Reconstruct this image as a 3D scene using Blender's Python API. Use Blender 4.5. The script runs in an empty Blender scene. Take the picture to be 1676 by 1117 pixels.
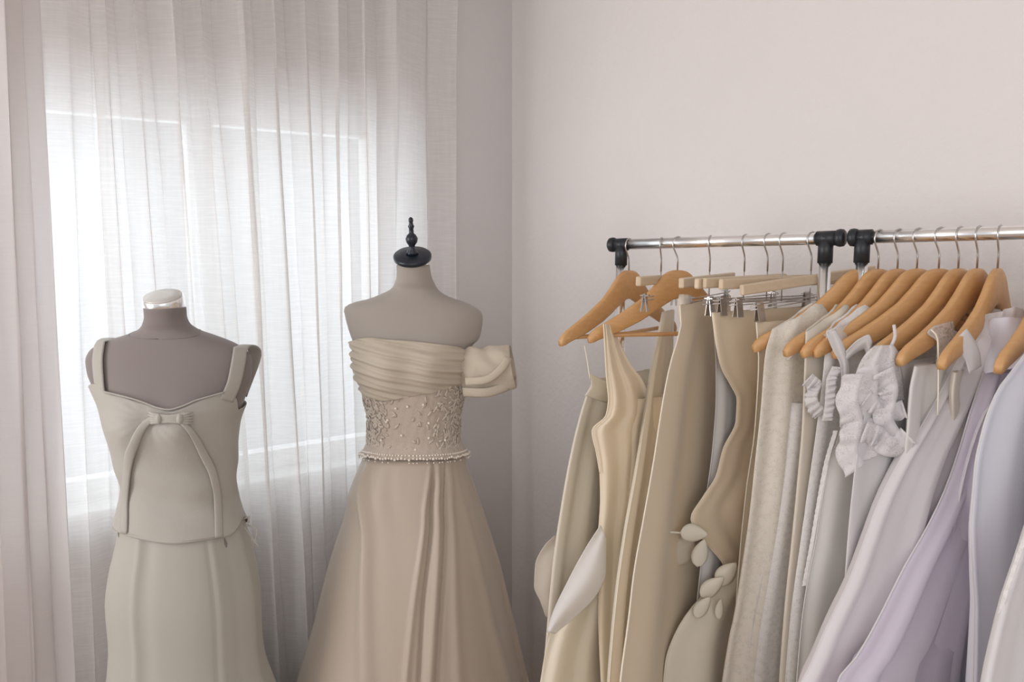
import bpy, bmesh, math, random
import numpy as np
from mathutils import Vector, Matrix
random.seed(7)
C = bpy.context.scene.collection
scn = bpy.context.scene
PI = math.pi

# ------------------------------------------------------------ camera
F, CX, CY, CAMZ, PITCH = 1300.0, 838.0, 558.5, 1.80, math.radians(7)
cam = bpy.data.cameras.new('camera'); cam_o = bpy.data.objects.new('camera', cam); C.objects.link(cam_o)
cam.sensor_width = 36.0; cam.lens = 36.0 * F / 1676.0
cam_o.location = (0, 0, CAMZ); cam_o.rotation_euler = (PI/2 - PITCH, 0, 0)
cam.clip_start = 0.05
scn.camera = cam_o
# ------------------------------------------------------------ world, lights, exposure
scn.view_settings.view_transform = 'Standard'; scn.view_settings.look = 'None'
scn.view_settings.gamma = 1.0; scn.view_settings.use_curve_mapping = False
scn.view_settings.exposure = 0.15
scn.cycles.transparent_max_bounces = 48
scn.cycles.max_bounces = 10; scn.cycles.diffuse_bounces = 5
w = bpy.data.worlds.new('sky'); scn.world = w; w.use_nodes = True
bg = w.node_tree.nodes['Background']; bg.inputs[0].default_value = (0.93, 0.95, 1.0, 1); bg.inputs[1].default_value = .58
# room frame: corner of the two walls, direction along window wall, direction along right wall
CO = Vector((0, 3.05, 0)); DL = Vector((-.799, -.602, 0)); DR = Vector((.602, -.799, 0))
def area(name, loc, direction, sx, sy, power, col):
    l = bpy.data.lights.new(name, 'AREA'); l.shape = 'RECTANGLE'; l.size = sx; l.size_y = sy; l.energy = power; l.color = col
    o = bpy.data.objects.new(name, l); C.objects.link(o); o.location = loc
    o.rotation_euler = Vector(direction).to_track_quat('-Z', 'Y').to_euler(); return o
wc = CO + DL*1.13 - DR*0.95 + Vector((0, 0, 2.0))
area('daylight_outside', wc, DR + Vector((0, 0, -.22)), 2.2, 1.7, 41, (0.87, 0.925, 1.0))
area('left_fill_light', CO + DR*.12 + DL*3.1 + Vector((0, 0, 1.75)), DR*.72 - DL*1.15 + Vector((0, 0, -.08)), 1.5, 1.4, 48, (1.0, 0.97, 0.965))  # added fill from out of view at left, no window modelled there

area('rear_fill_light', (.15, -1.3, 2.05), (.28, 1, -.12), 1.7, 1.3, 18, (1.0, 0.975, 0.98))  # added soft fill behind the camera to brighten the hanging garments
# ------------------------------------------------------------ helpers
CP, SP = math.cos(PITCH), math.sin(PITCH)
def ray(px, py):
    a = (px - CX)/F; b = (CY - py)/F
    return Vector((a, CP + b*SP, -SP + b*CP))
def at(px, py, Y):
    d = ray(px, py); s = Y/d.y
    return Vector((d.x*s, Y, CAMZ + d.z*s))
def proj(p):
    x, y, z = p[0], p[1], p[2] - CAMZ
    dz = y*CP - z*SP; u = y*SP + z*CP
    return CX + F*x/dz, CY - F*u/dz
def plane_hit(px, py, base, h):
    # vertical plane through base along h: returns (w, z)
    d = ray(px, py)
    det = -d.x*h.y + h.x*d.y
    s = (-base.x*h.y + h.x*base.y)/det
    wv = (d.x*base.y - d.y*base.x)/det
    wv = ((d.x*s - base.x)*h.x + (d.y*s - base.y)*h.y)
    return wv, CAMZ + d.z*s

def interp(xs, ys):
    xs = np.array(xs, float); ys = np.array(ys, float)
    o = np.argsort(xs); xs = xs[o]; ys = ys[o]
    n = len(xs); dx = np.diff(xs); dx[dx == 0] = 1e-6; m = np.diff(ys)/dx
    t = np.zeros(n)
    if n > 1:
        t[0] = m[0]; t[-1] = m[-1]
        for i in range(1, n-1):
            t[i] = 0 if m[i-1]*m[i] <= 0 else 2*m[i-1]*m[i]/(m[i-1]+m[i])
    def f(x):
        if x <= xs[0]: return float(ys[0])
        if x >= xs[-1]: return float(ys[-1])
        i = int(np.searchsorted(xs, x) - 1); h = dx[i]; u = (x - xs[i])/h
        return float((2*u**3-3*u*u+1)*ys[i] + (u**3-2*u*u+u)*h*t[i] + (-2*u**3+3*u*u)*ys[i+1] + (u**3-u*u)*h*t[i+1])
    return f

def tag(o, label=None, cat=None, group=None, kind=None):
    if label: o['label'] = label
    if cat: o['category'] = cat
    if group: o['group'] = group
    if kind: o['kind'] = kind
    return o
def empty(name, loc, label, cat, group=None, rz=0):
    o = bpy.data.objects.new(name, None); C.objects.link(o); o.location = loc; o.rotation_euler = (0, 0, rz)
    o.empty_display_size = .05
    return tag(o, label, cat, group)
def link(name, verts, faces, mat, parent=None, smooth=True, thick=0, sub=0):
    me = bpy.data.meshes.new(name); me.from_pydata([tuple(v) for v in verts], [], faces); me.update()
    if smooth:
        me.polygons.foreach_set('use_smooth', [True]*len(me.polygons))
    o = bpy.data.objects.new(name, me); C.objects.link(o); me.materials.append(mat)
    if parent is not None:
        o.parent = parent; bpy_loc = parent.matrix_basis
        o.matrix_parent_inverse = (parent.matrix_basis if parent.parent is None else parent.parent.matrix_basis @ parent.matrix_basis).inverted()
    if thick:
        m = o.modifiers.new('s', 'SOLIDIFY'); m.thickness = thick; m.offset = 0
    return o
def grid_faces(nu, nv, wrap=False, base=0):
    f = []
    for j in range(nv-1):
        for i in range(nu if wrap else nu-1):
            a = base + j*nu + i; b = base + j*nu + (i+1) % nu
            f.append((a, b, b+nu, a+nu))
    return f
class MB:
    def __init__(s): s.v = []; s.f = []
    def add(s, v, f):
        k = len(s.v); s.v += [tuple(x) for x in v]; s.f += [tuple(i+k for i in q) for q in f]
    def box(s, c, sx, sy, sz, rot=None):
        vs = []
        for x in (-1, 1):
            for y in (-1, 1):
                for z in (-1, 1):
                    p = Vector((x*sx/2, y*sy/2, z*sz/2))
                    if rot is not None: p = rot @ p
                    vs.append(Vector(c)+p)
        s.add(vs, [(0,1,3,2),(4,6,7,5),(0,4,5,1),(2,3,7,6),(0,2,6,4),(1,5,7,3)])
    def tube(s, pts, r, n=8, cap=True):
        pts = [Vector(p) for p in pts]; rs = r if isinstance(r, (list, tuple)) else [r]*len(pts)
        up = None; vs = []
        for i, p in enumerate(pts):
            t = (pts[min(i+1, len(pts)-1)] - pts[max(i-1, 0)])
            t = t.normalized() if t.length > 1e-9 else Vector((0, 0, 1))
            if up is None:
                up = t.orthogonal().normalized()
            up = (up - t*up.dot(t)).normalized(); si = t.cross(up)
            for k in range(n):
                a = 2*PI*k/n; vs.append(p + up*math.cos(a)*rs[i] + si*math.sin(a)*rs[i])
        f = grid_faces(n, len(pts), True)
        if cap:
            f.append(tuple(range(n))[::-1]); f.append(tuple(range(len(vs)-n, len(vs))))
        s.add(vs, f)
    def lathe(s, prof, M, n=28):
        vs = []
        for r, z in prof:
            for k in range(n):
                a = 2*PI*k/n; vs.append(M @ Vector((r*math.cos(a), r*math.sin(a), z)))
        f = grid_faces(n, len(prof), True); f.append(tuple(range(n))[::-1]); f.append(tuple(range(len(vs)-n, len(vs))))
        s.add(vs, f)
    def ball(s, c, r, n=8, m=6, sc=(1, 1, 1)):
        vs = []
        for j in range(m+1):
            t = PI*j/m
            for i in range(n):
                a = 2*PI*i/n; vs.append(Vector(c)+Vector((r*sc[0]*math.sin(t)*math.cos(a), r*sc[1]*math.sin(t)*math.sin(a), r*sc[2]*math.cos(t))))
        s.add(vs, grid_faces(n, m+1, True))
    def build(s, name, mat, parent=None, smooth=True, bevel=0, auto=None, thick=0):
        o = link(name, s.v, s.f, mat, parent, smooth, thick)
        if bevel:
            m = o.modifiers.new('b', 'BEVEL'); m.width = bevel; m.segments = 2; m.limit_method = 'ANGLE'
        return o

# ------------------------------------------------------------ materials
def nt(name):
    m = bpy.data.materials.new(name); m.use_nodes = True; t = m.node_tree; t.nodes.clear()
    out = t.nodes.new('ShaderNodeOutputMaterial'); return m, t, out
def N(t, typ, **kw):
    n = t.nodes.new(typ)
    for k, v in kw.items():
        if k.startswith('i_'):
            key = k[2:]; key = int(key) if key.isdigit() else key.replace('_', ' ')
            n.inputs[key].default_value = v
        else: setattr(n, k, v)
    return n
def plain(name, col, rough=.5, metal=0, bump=0, scale=60, var=0, spec=.5):
    m, t, out = nt(name)
    b = N(t, 'ShaderNodeBsdfPrincipled', i_Roughness=rough, i_Metallic=metal)
    b.inputs['Base Color'].default_value = (*col, 1); b.inputs['Specular IOR Level'].default_value = spec
    t.links.new(b.outputs[0], out.inputs[0])
    tc = N(t, 'ShaderNodeTexCoord')
    if bump or var:
        no = N(t, 'ShaderNodeTexNoise', i_Scale=scale, i_Detail=4.0); t.links.new(tc.outputs['Object'], no.inputs['Vector'])
        if bump:
            bp = N(t, 'ShaderNodeBump', i_Strength=bump, i_Distance=.01); t.links.new(no.outputs[0], bp.inputs['Height']); t.links.new(bp.outputs[0], b.inputs['Normal'])
        if var:
            n2 = N(t, 'ShaderNodeTexNoise', i_Scale=scale*.12, i_Detail=3.0); t.links.new(tc.outputs['Object'], n2.inputs['Vector'])
            mx = N(t, 'ShaderNodeMix', data_type='RGBA'); mx.inputs[6].default_value = (*[c*(1-var) for c in col], 1); mx.inputs[7].default_value = (*[min(1, c*(1+var)) for c in col], 1)
            t.links.new(n2.outputs[0], mx.inputs[0]); t.links.new(mx.outputs[2], b.inputs['Base Color'])
    return m
def fabric(name, col, trans=.25, alpha=0.0, rough=.7, sheen=.2, weave=.25, wscale=900, lace=0, lace_scale=60, spec=.2, tcol=None):
    """cloth: diffuse + translucent, optional see-through share (alpha) and lace pattern of holes"""
    m, t, out = nt(name)
    tc = N(t, 'ShaderNodeTexCoord')
    b = N(t, 'ShaderNodeBsdfPrincipled', i_Roughness=rough); b.inputs['Base Color'].default_value = (*col, 1)
    b.inputs['Specular IOR Level'].default_value = spec; b.inputs['Sheen Weight'].default_value = sheen
    tr = N(t, 'ShaderNodeBsdfTranslucent'); tr.inputs[0].default_value = (*(tcol or col), 1)
    no = N(t, 'ShaderNodeTexNoise', i_Scale=wscale, i_Detail=2.0); t.links.new(tc.outputs['Object'], no.inputs['Vector'])
    n2 = N(t, 'ShaderNodeTexNoise', i_Scale=14.0, i_Detail=3.0); t.links.new(tc.outputs['Object'], n2.inputs['Vector'])
    ad = N(t, 'ShaderNodeMath', operation='MULTIPLY_ADD'); ad.inputs[1].default_value = .25; t.links.new(no.outputs[0], ad.inputs[0]); t.links.new(n2.outputs[0], ad.inputs[2])
    bp = N(t, 'ShaderNodeBump', i_Strength=weave, i_Distance=.006); t.links.new(ad.outputs[0], bp.inputs['Height'])
    t.links.new(bp.outputs[0], b.inputs['Normal'])
    mx = N(t, 'ShaderNodeMixShader'); mx.inputs[0].default_value = trans
    t.links.new(b.outputs[0], mx.inputs[1]); t.links.new(tr.outputs[0], mx.inputs[2]); last = mx
    if alpha or lace:
        tp = N(t, 'ShaderNodeBsdfTransparent'); m2 = N(t, 'ShaderNodeMixShader'); m2.inputs[0].default_value = alpha
        if lace:
            vo = N(t, 'ShaderNodeTexVoronoi', i_Scale=lace_scale); vo.feature = 'DISTANCE_TO_EDGE'
            ns = N(t, 'ShaderNodeTexNoise', i_Scale=lace_scale*.35, i_Detail=3.0); t.links.new(tc.outputs['Object'], ns.inputs['Vector'])
            mm = N(t, 'ShaderNodeMix', data_type='VECTOR'); mm.inputs[0].default_value = .03
            t.links.new(tc.outputs['Object'], mm.inputs[4]); t.links.new(ns.outputs['Color'], mm.inputs[5]); t.links.new(mm.outputs[1], vo.inputs['Vector'])
            r1 = N(t, 'ShaderNodeMapRange'); r1.inputs[1].default_value = .04; r1.inputs[2].default_value = .16; r1.inputs[3].default_value = 0; r1.inputs[4].default_value = 1
            t.links.new(vo.outputs['Distance'], r1.inputs[0])
            r2 = N(t, 'ShaderNodeMapRange'); r2.inputs[1].default_value = .42; r2.inputs[2].default_value = .52; r2.inputs[3].default_value = 1; r2.inputs[4].default_value = 0
            t.links.new(ns.outputs[0], r2.inputs[0])
            mu = N(t, 'ShaderNodeMath', operation='MULTIPLY'); t.links.new(r1.outputs[0], mu.inputs[0]); t.links.new(r2.outputs[0], mu.inputs[1])
            m3 = N(t, 'ShaderNodeMath', operation='MULTIPLY_ADD'); m3.inputs[1].default_value = lace; m3.inputs[2].default_value = alpha
            t.links.new(mu.outputs[0], m3.inputs[0]); t.links.new(m3.outputs[0], m2.inputs[0])
        t.links.new(last.outputs[0], m2.inputs[1]); t.links.new(tp.outputs[0], m2.inputs[2]); last = m2
    t.links.new(last.outputs[0], out.inputs[0]); return m
def curtain_mat(name, col, alpha=.10, trans=.5):
    m, t, out = nt(name)
    tc = N(t, 'ShaderNodeTexCoord')
    df = N(t, 'ShaderNodeBsdfDiffuse'); df.inputs[0].default_value = (*col, 1)
    tr = N(t, 'ShaderNodeBsdfTranslucent'); tr.inputs[0].default_value = (*col, 1)
    mx = N(t, 'ShaderNodeMixShader'); mx.inputs[0].default_value = trans
    t.links.new(df.outputs[0], mx.inputs[1]); t.links.new(tr.outputs[0], mx.inputs[2])
    fac = None
    for sc, wgt in (((14, 14, 260), .5), ((60, 60, 6), .28)):   # horizontal and vertical slubs
        mp = N(t, 'ShaderNodeMapping'); mp.inputs['Scale'].default_value = sc; t.links.new(tc.outputs['Object'], mp.inputs['Vector'])
        no = N(t, 'ShaderNodeTexNoise', i_Scale=1.0, i_Detail=3.0); t.links.new(mp.outputs[0], no.inputs['Vector'])
        r = N(t, 'ShaderNodeMapRange'); r.inputs[1].default_value = .42; r.inputs[2].default_value = .72; r.inputs[3].default_value = 0; r.inputs[4].default_value = wgt
        t.links.new(no.outputs[0], r.inputs[0])
        if fac is None: fac = r
        else:
            a = N(t, 'ShaderNodeMath', operation='ADD'); t.links.new(fac.outputs[0], a.inputs[0]); t.links.new(r.outputs[0], a.inputs[1]); fac = a
    rr = N(t, 'ShaderNodeMapRange'); rr.inputs[1].default_value = 0; rr.inputs[2].default_value = .8; rr.inputs[3].default_value = alpha*1.25; rr.inputs[4].default_value = alpha*.55
    t.links.new(fac.outputs[0], rr.inputs[0])
    tp = N(t, 'ShaderNodeBsdfTransparent'); m2 = N(t, 'ShaderNodeMixShader')
    t.links.new(rr.outputs[0], m2.inputs[0]); t.links.new(mx.outputs[0], m2.inputs[1]); t.links.new(tp.outputs[0], m2.inputs[2])
    t.links.new(m2.outputs[0], out.inputs[0]); return m
def wood(name, c1, c2, scale=(3, 60, 60)):
    m, t, out = nt(name)
    tc = N(t, 'ShaderNodeTexCoord'); mp = N(t, 'ShaderNodeMapping'); mp.inputs['Scale'].default_value = scale
    no = N(t, 'ShaderNodeTexNoise', i_Scale=2.0, i_Detail=5.0, i_Distortion=.6)
    t.links.new(tc.outputs['Object'], mp.inputs[0]); t.links.new(mp.outputs[0], no.inputs[0])
    cr = N(t, 'ShaderNodeMix', data_type='RGBA'); cr.inputs[6].default_value = (*c1, 1); cr.inputs[7].default_value = (*c2, 1)
    t.links.new(no.outputs[0], cr.inputs[0])
    b = N(t, 'ShaderNodeBsdfPrincipled', i_Roughness=.42); t.links.new(cr.outputs[2], b.inputs['Base Color']); t.links.new(b.outputs[0], out.inputs[0])
    return m
M = {
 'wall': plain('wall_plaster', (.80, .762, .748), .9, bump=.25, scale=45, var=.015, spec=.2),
 'wall2': plain('shaded_wall_plaster', (.69, .66, .655), .9, bump=.25, scale=45, var=.015, spec=.2),  # wall plaster darkened: the window wall's shade is put into the colour
 'ceil': plain('ceiling_paint', (.82, .8, .78), .9, spec=.2, bump=.1),
 'floor': wood('floor_wood', (.42, .27, .16), (.60, .42, .27), (2, 30, 2)),
 'frame': plain('white_frame', (.82, .82, .80), .4, bump=.02),
 'curtain': curtain_mat('linen_voile', (.90, .88, .865), .17, .5),
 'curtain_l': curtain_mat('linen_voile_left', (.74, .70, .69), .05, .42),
 'chrome': plain('chrome', (.94, .94, .94), .24, 1.0, bump=.01, scale=20),
 'steel': plain('hook_steel', (.55, .53, .51), .28, 1.0, bump=.01),
 'black': plain('black_plastic', (.016, .019, .024), .42, bump=.03),
 'finial': plain('black_lacquer', (.012, .017, .028), .3, bump=.02),
 'hang': wood('hanger_maple', (.50, .265, .105), (.66, .385, .17)),
 'bar': wood('pale_hanger_wood', (.56, .43, .29), (.66, .53, .38)),
 'linenA': fabric('grey_mannequin_jersey', (.225, .195, .186), trans=.0, weave=.15, sheen=.15),
 'linenB': fabric('beige_mannequin_linen', (.36, .325, .29), trans=.0, weave=.2, sheen=.1),
 'topA': fabric('ivory_crepe', (.43, .41, .37), trans=.06, weave=.35, wscale=500),
 'skirtA': fabric('ivory_crepe_skirt', (.43, .415, .37), trans=.05, weave=.1, rough=.55),
 'panelA': fabric('ivory_satin_lining', (.60, .565, .52), trans=.04, weave=.15, rough=.5),
 'skirtB': fabric('champagne_satin', (.48, .405, .33), trans=.05, weave=.06, rough=.42, spec=.4),
 'tulleB': fabric('champagne_tulle', (.66, .585, .48), trans=.2, alpha=.08, weave=.5, wscale=600),
 'laceB': fabric('champagne_lace', (.56, .48, .41), trans=.1, weave=.9, wscale=260),
 'applique': fabric('lace_applique', (.70, .62, .53), trans=.15, weave=.6),
 'pearl': plain('pearl_bead', (.85, .78, .70), .2, 0, bump=.01),
 'sage': fabric('sage_cream_satin', (.71, .65, .54), trans=.12, weave=.06, rough=.4, spec=.4),
 'cream': fabric('cream_satin', (.82, .72, .56), trans=.12, weave=.06, rough=.4, spec=.4),
 'tan': fabric('tan_cream_crepe', (.79, .66, .485), trans=.10, weave=.08, rough=.55),
 'cream2': fabric('light_cream_satin', (.86, .80, .67), trans=.15, weave=.06, rough=.4, spec=.4),
 'white_satin': fabric('white_satin', (.80, .79, .78), trans=.15, weave=.05, rough=.35, spec=.5),
 'petal': fabric('cream_petal', (.86, .83, .72), trans=.3, weave=.05, rough=.5),
 'tulle': fabric('cream_tulle_puff', (.83, .77, .68), trans=.4, alpha=.35, weave=.2),
 'edge': fabric('cream_piping', (.93, .86, .72), trans=.2, weave=.05),
 'lace1': fabric('cream_lace', (.87, .825, .74), trans=.3, alpha=.02, lace=.16, lace_scale=230, weave=.4, wscale=300),
 'lace2': fabric('white_lace', (.90, .88, .86), trans=.3, alpha=.02, lace=.16, lace_scale=260, weave=.4, wscale=300),
 'laceyoke': fabric('sheer_lace_yoke', (.84, .79, .74), trans=.3, alpha=.30, lace=.4, lace_scale=90, weave=.7, wscale=300),
 'beige': fabric('beige_chiffon', (.77, .71, .61), trans=.2, weave=.1),
 'offwhite': fabric('off_white_crepe', (.80, .78, .745), trans=.2, weave=.1),
 'white': fabric('white_chiffon', (.84, .825, .82), trans=.3, alpha=.06, weave=.1),
 'ruffle': fabric('white_ruffle_lace', (.87, .85, .85), trans=.35, alpha=.12, lace=.25, lace_scale=150, weave=.5, wscale=300),
 'organza': fabric('pearl_organza', (.91, .88, .89), trans=.35, alpha=.14, weave=.05, rough=.5, sheen=.1),
 'lilac': fabric('lilac_organza', (.88, .83, .91), trans=.4, alpha=.13, weave=.05, rough=.45),
 'bluish': fabric('pale_blue_organza', (.91, .905, .955), trans=.4, alpha=.12, weave=.05, rough=.45),
}
def glass_mat():
    m, t, out = nt('window_glass')
    g = N(t, 'ShaderNodeBsdfGlossy', i_Roughness=.02); tp = N(t, 'ShaderNodeBsdfTransparent'); tp.inputs[0].default_value = (.96, .98, .98, 1)
    mx = N(t, 'ShaderNodeMixShader'); mx.inputs[0].default_value = .06
    t.links.new(tp.outputs[0], mx.inputs[1]); t.links.new(g.outputs[0], mx.inputs[2]); t.links.new(mx.outputs[0], out.inputs[0]); return m
M['glass'] = glass_mat()

# ------------------------------------------------------------ room shell
RZ = math.atan2(DL.y, DL.x)          # rotation of the window wall's direction
Rw = Matrix.Rotation(RZ, 3, 'Z')     # local x = DL, local y = -DR (outwards) or so
def wp(s, out, z): return CO + DL*s - DR*out + Vector((0, 0, z))
def wbox(mb, s0, s1, o0, o1, z0, z1):
    mb.box(wp((s0+s1)/2, (o0+o1)/2, (z0+z1)/2), s1-s0, abs(o1-o0), z1-z0, Rw)
H = 2.85; S0, S1, Z0, Z1, TH = .50, 1.72, 1.06, 2.22, .22
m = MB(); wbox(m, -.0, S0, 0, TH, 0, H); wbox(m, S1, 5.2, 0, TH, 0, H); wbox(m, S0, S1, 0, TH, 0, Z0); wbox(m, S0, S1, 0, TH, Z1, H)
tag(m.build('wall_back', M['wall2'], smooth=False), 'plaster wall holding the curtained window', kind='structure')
m = MB(); m.box(CO + DR*2.6 - DL*.1 + Vector((0, 0, H/2)), .2, 5.6, H, Rw)
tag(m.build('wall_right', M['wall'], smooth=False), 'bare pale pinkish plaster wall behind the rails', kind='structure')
m = MB(); m.box(CO + DR*2.6 + DL*2.5 + Vector((0, 0, -.05)), 5.4, 5.6, .1, Rw)
tag(m.build('floor', M['floor'], smooth=False), 'wooden floor', kind='structure')
m = MB(); m.box(CO + DR*1.5 + DL*2.5 + Vector((0, 0, H+.05)), 5.4, 3.6, .1, Rw)
tag(m.build('ceiling', M['ceil'], smooth=False), 'white ceiling', kind='structure')
# window with its frame and panes
win = bpy.data.objects.new('window_1', None); C.objects.link(win); win.location = wp((S0+S1)/2, .12, Z0); tag(win, kind='structure')
m = MB(); fw = .06
wbox(m, S0, S1, .09, .15, Z0, Z0+fw); wbox(m, S0, S1, .09, .15, Z1-fw, Z1)
for s in (S0, S1-fw): wbox(m, s, s+fw, .09, .15, Z0+fw, Z1-fw)
m.build('window_frame', M['frame'], win, smooth=False, bevel=.004)
mid = (S0+S1)/2
m = MB(); wbox(m, mid-.04, mid+.04, .085, .155, Z0+fw, Z1-fw); m.build('mullion', M['frame'], win, smooth=False, bevel=.004)
for a, b in ((S0+fw, mid-.04), (mid+.04, S1-fw)):
    m = MB(); wbox(m, a, b, .115, .122, Z0+fw, Z1-fw); m.build('pane', M['glass'], win, smooth=False)
m = MB(); wbox(m, S0-.04, S1+.04, -.03, .09, Z0-.025, Z0); m.build('window_sill', M['frame'], win, smooth=False, bevel=.004)

# ------------------------------------------------------------ curtains
def curtain(name, label, folds, off, mat, depth, zt=2.80, zb=.02, seed=1, group=None, nz=46, per=14, over=.24):
    """folds: list of (px at y=0, px at y=1117) fold lines, left to right, on the plane offset from the wall"""
    rnd = random.Random(seed); base = CO + DR*off
    def s_of(px, py):
        wv, z = plane_hit(px, py, base, DL); return wv, z
    lines = []
    for a, b in folds:
        s0, z0 = s_of(a, 0); s1, z1 = s_of(b, 1117)
        lines.append((s0, z0, s1, z1))
    n = len(lines); amp = [depth*rnd.uniform(.55, 1.15) for _ in range(n+1)]; ov = [over*rnd.uniform(.6, 1.25) for _ in range(n+1)]
    ph = [rnd.uniform(0, 6) for _ in range(n+1)]
    vs = []; nu = (n-1)*per+1
    for j in range(nz):
        z = zb + (zt-zb)*(j/(nz-1))
        ss = []
        for (s0, z0, s1, z1) in lines:
            k = (z - z1)/(z0 - z1); ss.append(s1 + (s0-s1)*k)
        for i in range(nu):
            t = i/per; k = min(int(t), n-2); u = t - k
            su = ss[k] + (ss[k+1]-ss[k])*u; gap = abs(ss[k+1]-ss[k])
            A = amp[k]*(1-u) + amp[k+1]*u; O = ov[k]*(1-u) + ov[k+1]*u
            A = A*min(1, gap/.06)*(.75+.25*math.sin(z*1.7+ph[k]))
            su += -O*gap*math.sin(2*PI*t) * (.8+.3*math.sin(z*1.3 + ph[k]*2))
            d = A*math.cos(PI*t) + .012*math.sin(z*2.1 + t*1.3) + .004*math.sin(z*9+ph[k])*math.sin(2*PI*u)
            p = base + DL*su + DR*d; vs.append((p.x, p.y, z))
    o = link(name, vs, grid_faces(nu, nz), mat)
    return tag(o, label, 'curtain', group)
c1 = curtain('curtain', 'sheer off-white curtain spread over the middle and right of the window behind the mannequins',
  [(742, 746), (708, 711), (640, 642), (618, 626), (592, 606), (570, 592), (545, 574), (520, 560), (494, 540), (470, 522), (440, 500), (410, 474), (385, 456), (352, 430), (325, 404), (300, 384), (275, 362), (243, 332), (215, 300), (190, 262), (170, 240), (150, 215)],
  .13, M['curtain'], .046, seed=3, over=.28)
c2 = curtain('curtain', 'narrow sheer curtain edge hanging in the bright gap left of the shorter mannequin',
  [(162, 220), (146, 196), (110, 156), (66, 112)], .10, M['curtain'], .016, seed=11, over=.2)
c3 = curtain('curtain', 'denser gathered curtain hanging at the left edge of the picture, in front',
  [(66, 122), (38, 96), (6, 56), (-30, 14), (-75, -30), (-120, -80)], .20, M['curtain_l'], .032, seed=5)
c4 = curtain('curtain', 'second gathered curtain layer at the far left, behind the denser one',
  [(60, 104), (16, 60), (-30, 10), (-90, -60)], .14, M['curtain'], .018, seed=8)
m = MB(); m.tube([wp(.34, -.135, 2.825), wp(2.3, -.135, 2.825)], .012)
tag(m.build('curtain_rail', M['frame']), 'white curtain rail above the window', 'rail')

# ------------------------------------------------------------ bodies
class Body:
    def __init__(s, Y, secs, n=2.2, bust=None, yaw=0):
        """secs: (py, xl, xr, b, yoff)"""
        z = []; cx = []; a = []; b = []; yo = []
        for r in secs:
            py, xl, xr, bb = r[:4]; y_ = r[4] if len(r) > 4 else 0
            L = at(xl, py, Y+y_); R_ = at(xr, py, Y+y_)
            z.append(L.z); cx.append((L.x+R_.x)/2); a.append((R_.x-L.x)/2); b.append(bb); yo.append(y_)
        s.Y = Y; s.n = n; s.bust = bust; s.ztop = max(z); s.zbot = min(z)
        s.fcx, s.fa, s.fb, s.fy = interp(z, cx), interp(z, a), interp(z, b), interp(z, yo)
        s.mod = None
    def p(s, th, z, off=0):
        a, b = s.fa(z)+off, s.fb(z)+off; sn, cs = math.sin(th), math.cos(th); e = 2/s.n
        x = s.fcx(z) + a*math.copysign(abs(sn)**e, sn); y = -b*math.copysign(abs(cs)**e, cs)
        if s.bust and cs > 0:
            zb, xb, A, sx, sz = s.bust
            dx = x - s.fcx(z)
            for sg in (-1, 1): y -= A*math.exp(-((dx-sg*xb)/sx)**2 - ((z-zb)/sz)**2)
        if s.mod:
            k = s.mod(th, z); x += k*sn; y -= k*cs
        return Vector((x, s.Y + s.fy(z) + y, z))
    def nrm(s, th, z):
        a = s.p(th+.02, z) - s.p(th-.02, z); b = s.p(th, z+.004) - s.p(th, z-.004)
        n = a.cross(b); n.normalize()
        return n if n.y*math.cos(th) <= 0 or abs(math.cos(th)) < .2 else -n
    def th_of(s, px, py):
        # front side hit: iterate
        Y = s.Y - .1
        th = 0; z = 1
        for _ in range(6):
            P = at(px, py, Y); z = P.z; q = (P.x - s.fcx(z))/max(s.fa(z), .01); q = max(-1, min(1, q))
            th = math.asin(math.copysign(abs(q)**(s.n/2), q)); Y = s.p(th, z).y
        return th, z
    def zpx(s, py, d=.1): return at(CX, py, s.Y - d).z
    def mesh(s, z0, z1, nz=70, nt=72, off=0, ztop=None, zbot=None, th0=-PI, th1=PI, wr=None):
        wrap = abs(th1-th0-2*PI) < 1e-6; vs = []; nn = nt if wrap else nt+1
        for j in range(nz):
            v = j/(nz-1)
            for i in range(nn):
                th = th0 + (th1-th0)*i/nt
                a = zbot(th) if zbot else z0; b = ztop(th) if ztop else z1
                z = a + (b-a)*v
                o_ = off + (wr(th, z, v) if wr else 0)
                vs.append(s.p(th, z, o_))
        return vs, grid_faces(nn, nz, wrap)
def ribbon(pts, nrms, widths, mat, name, parent, thick=.0016, bulge=.15, fold=0, n=7):
    vs = []; L = len(pts)
    for i, p in enumerate(pts):
        t = (pts[min(i+1, L-1)] - pts[max(i-1, 0)]).normalized(); nr = nrms[i]; sd = t.cross(nr).normalized(); nr2 = sd.cross(t).normalized()
        wd = widths[i] if isinstance(widths, (list, tuple)) else widths
        for k in range(n):
            u = k/(n-1)*2-1
            vs.append(p + sd*u*wd/2 + nr2*((1-u*u)*wd*bulge + fold*math.sin(u*6+i*.2)))
    return link(name, vs, grid_faces(n, L), mat, parent, thick=thick)
def resample(pts, n):
    pts = [Vector(p) for p in pts]; d = [0]
    for i in range(1, len(pts)): d.append(d[-1] + (pts[i]-pts[i-1]).length)
    f = [interp(d, [p[k] for p in pts]) for k in range(len(pts[0]))]
    return [Vector([g(d[-1]*i/(n-1)) for g in f]) for i in range(n)]
def px_path(body, pts, n, off):
    pp = resample([Vector((x, y)) for x, y in pts], n); P = []; Nn = []
    for q in pp:
        th, z = body.th_of(q[0], q[1]); nr = body.nrm(th, z); P.append(body.p(th, z) + nr*off); Nn.append(nr)
    return P, Nn

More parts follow.
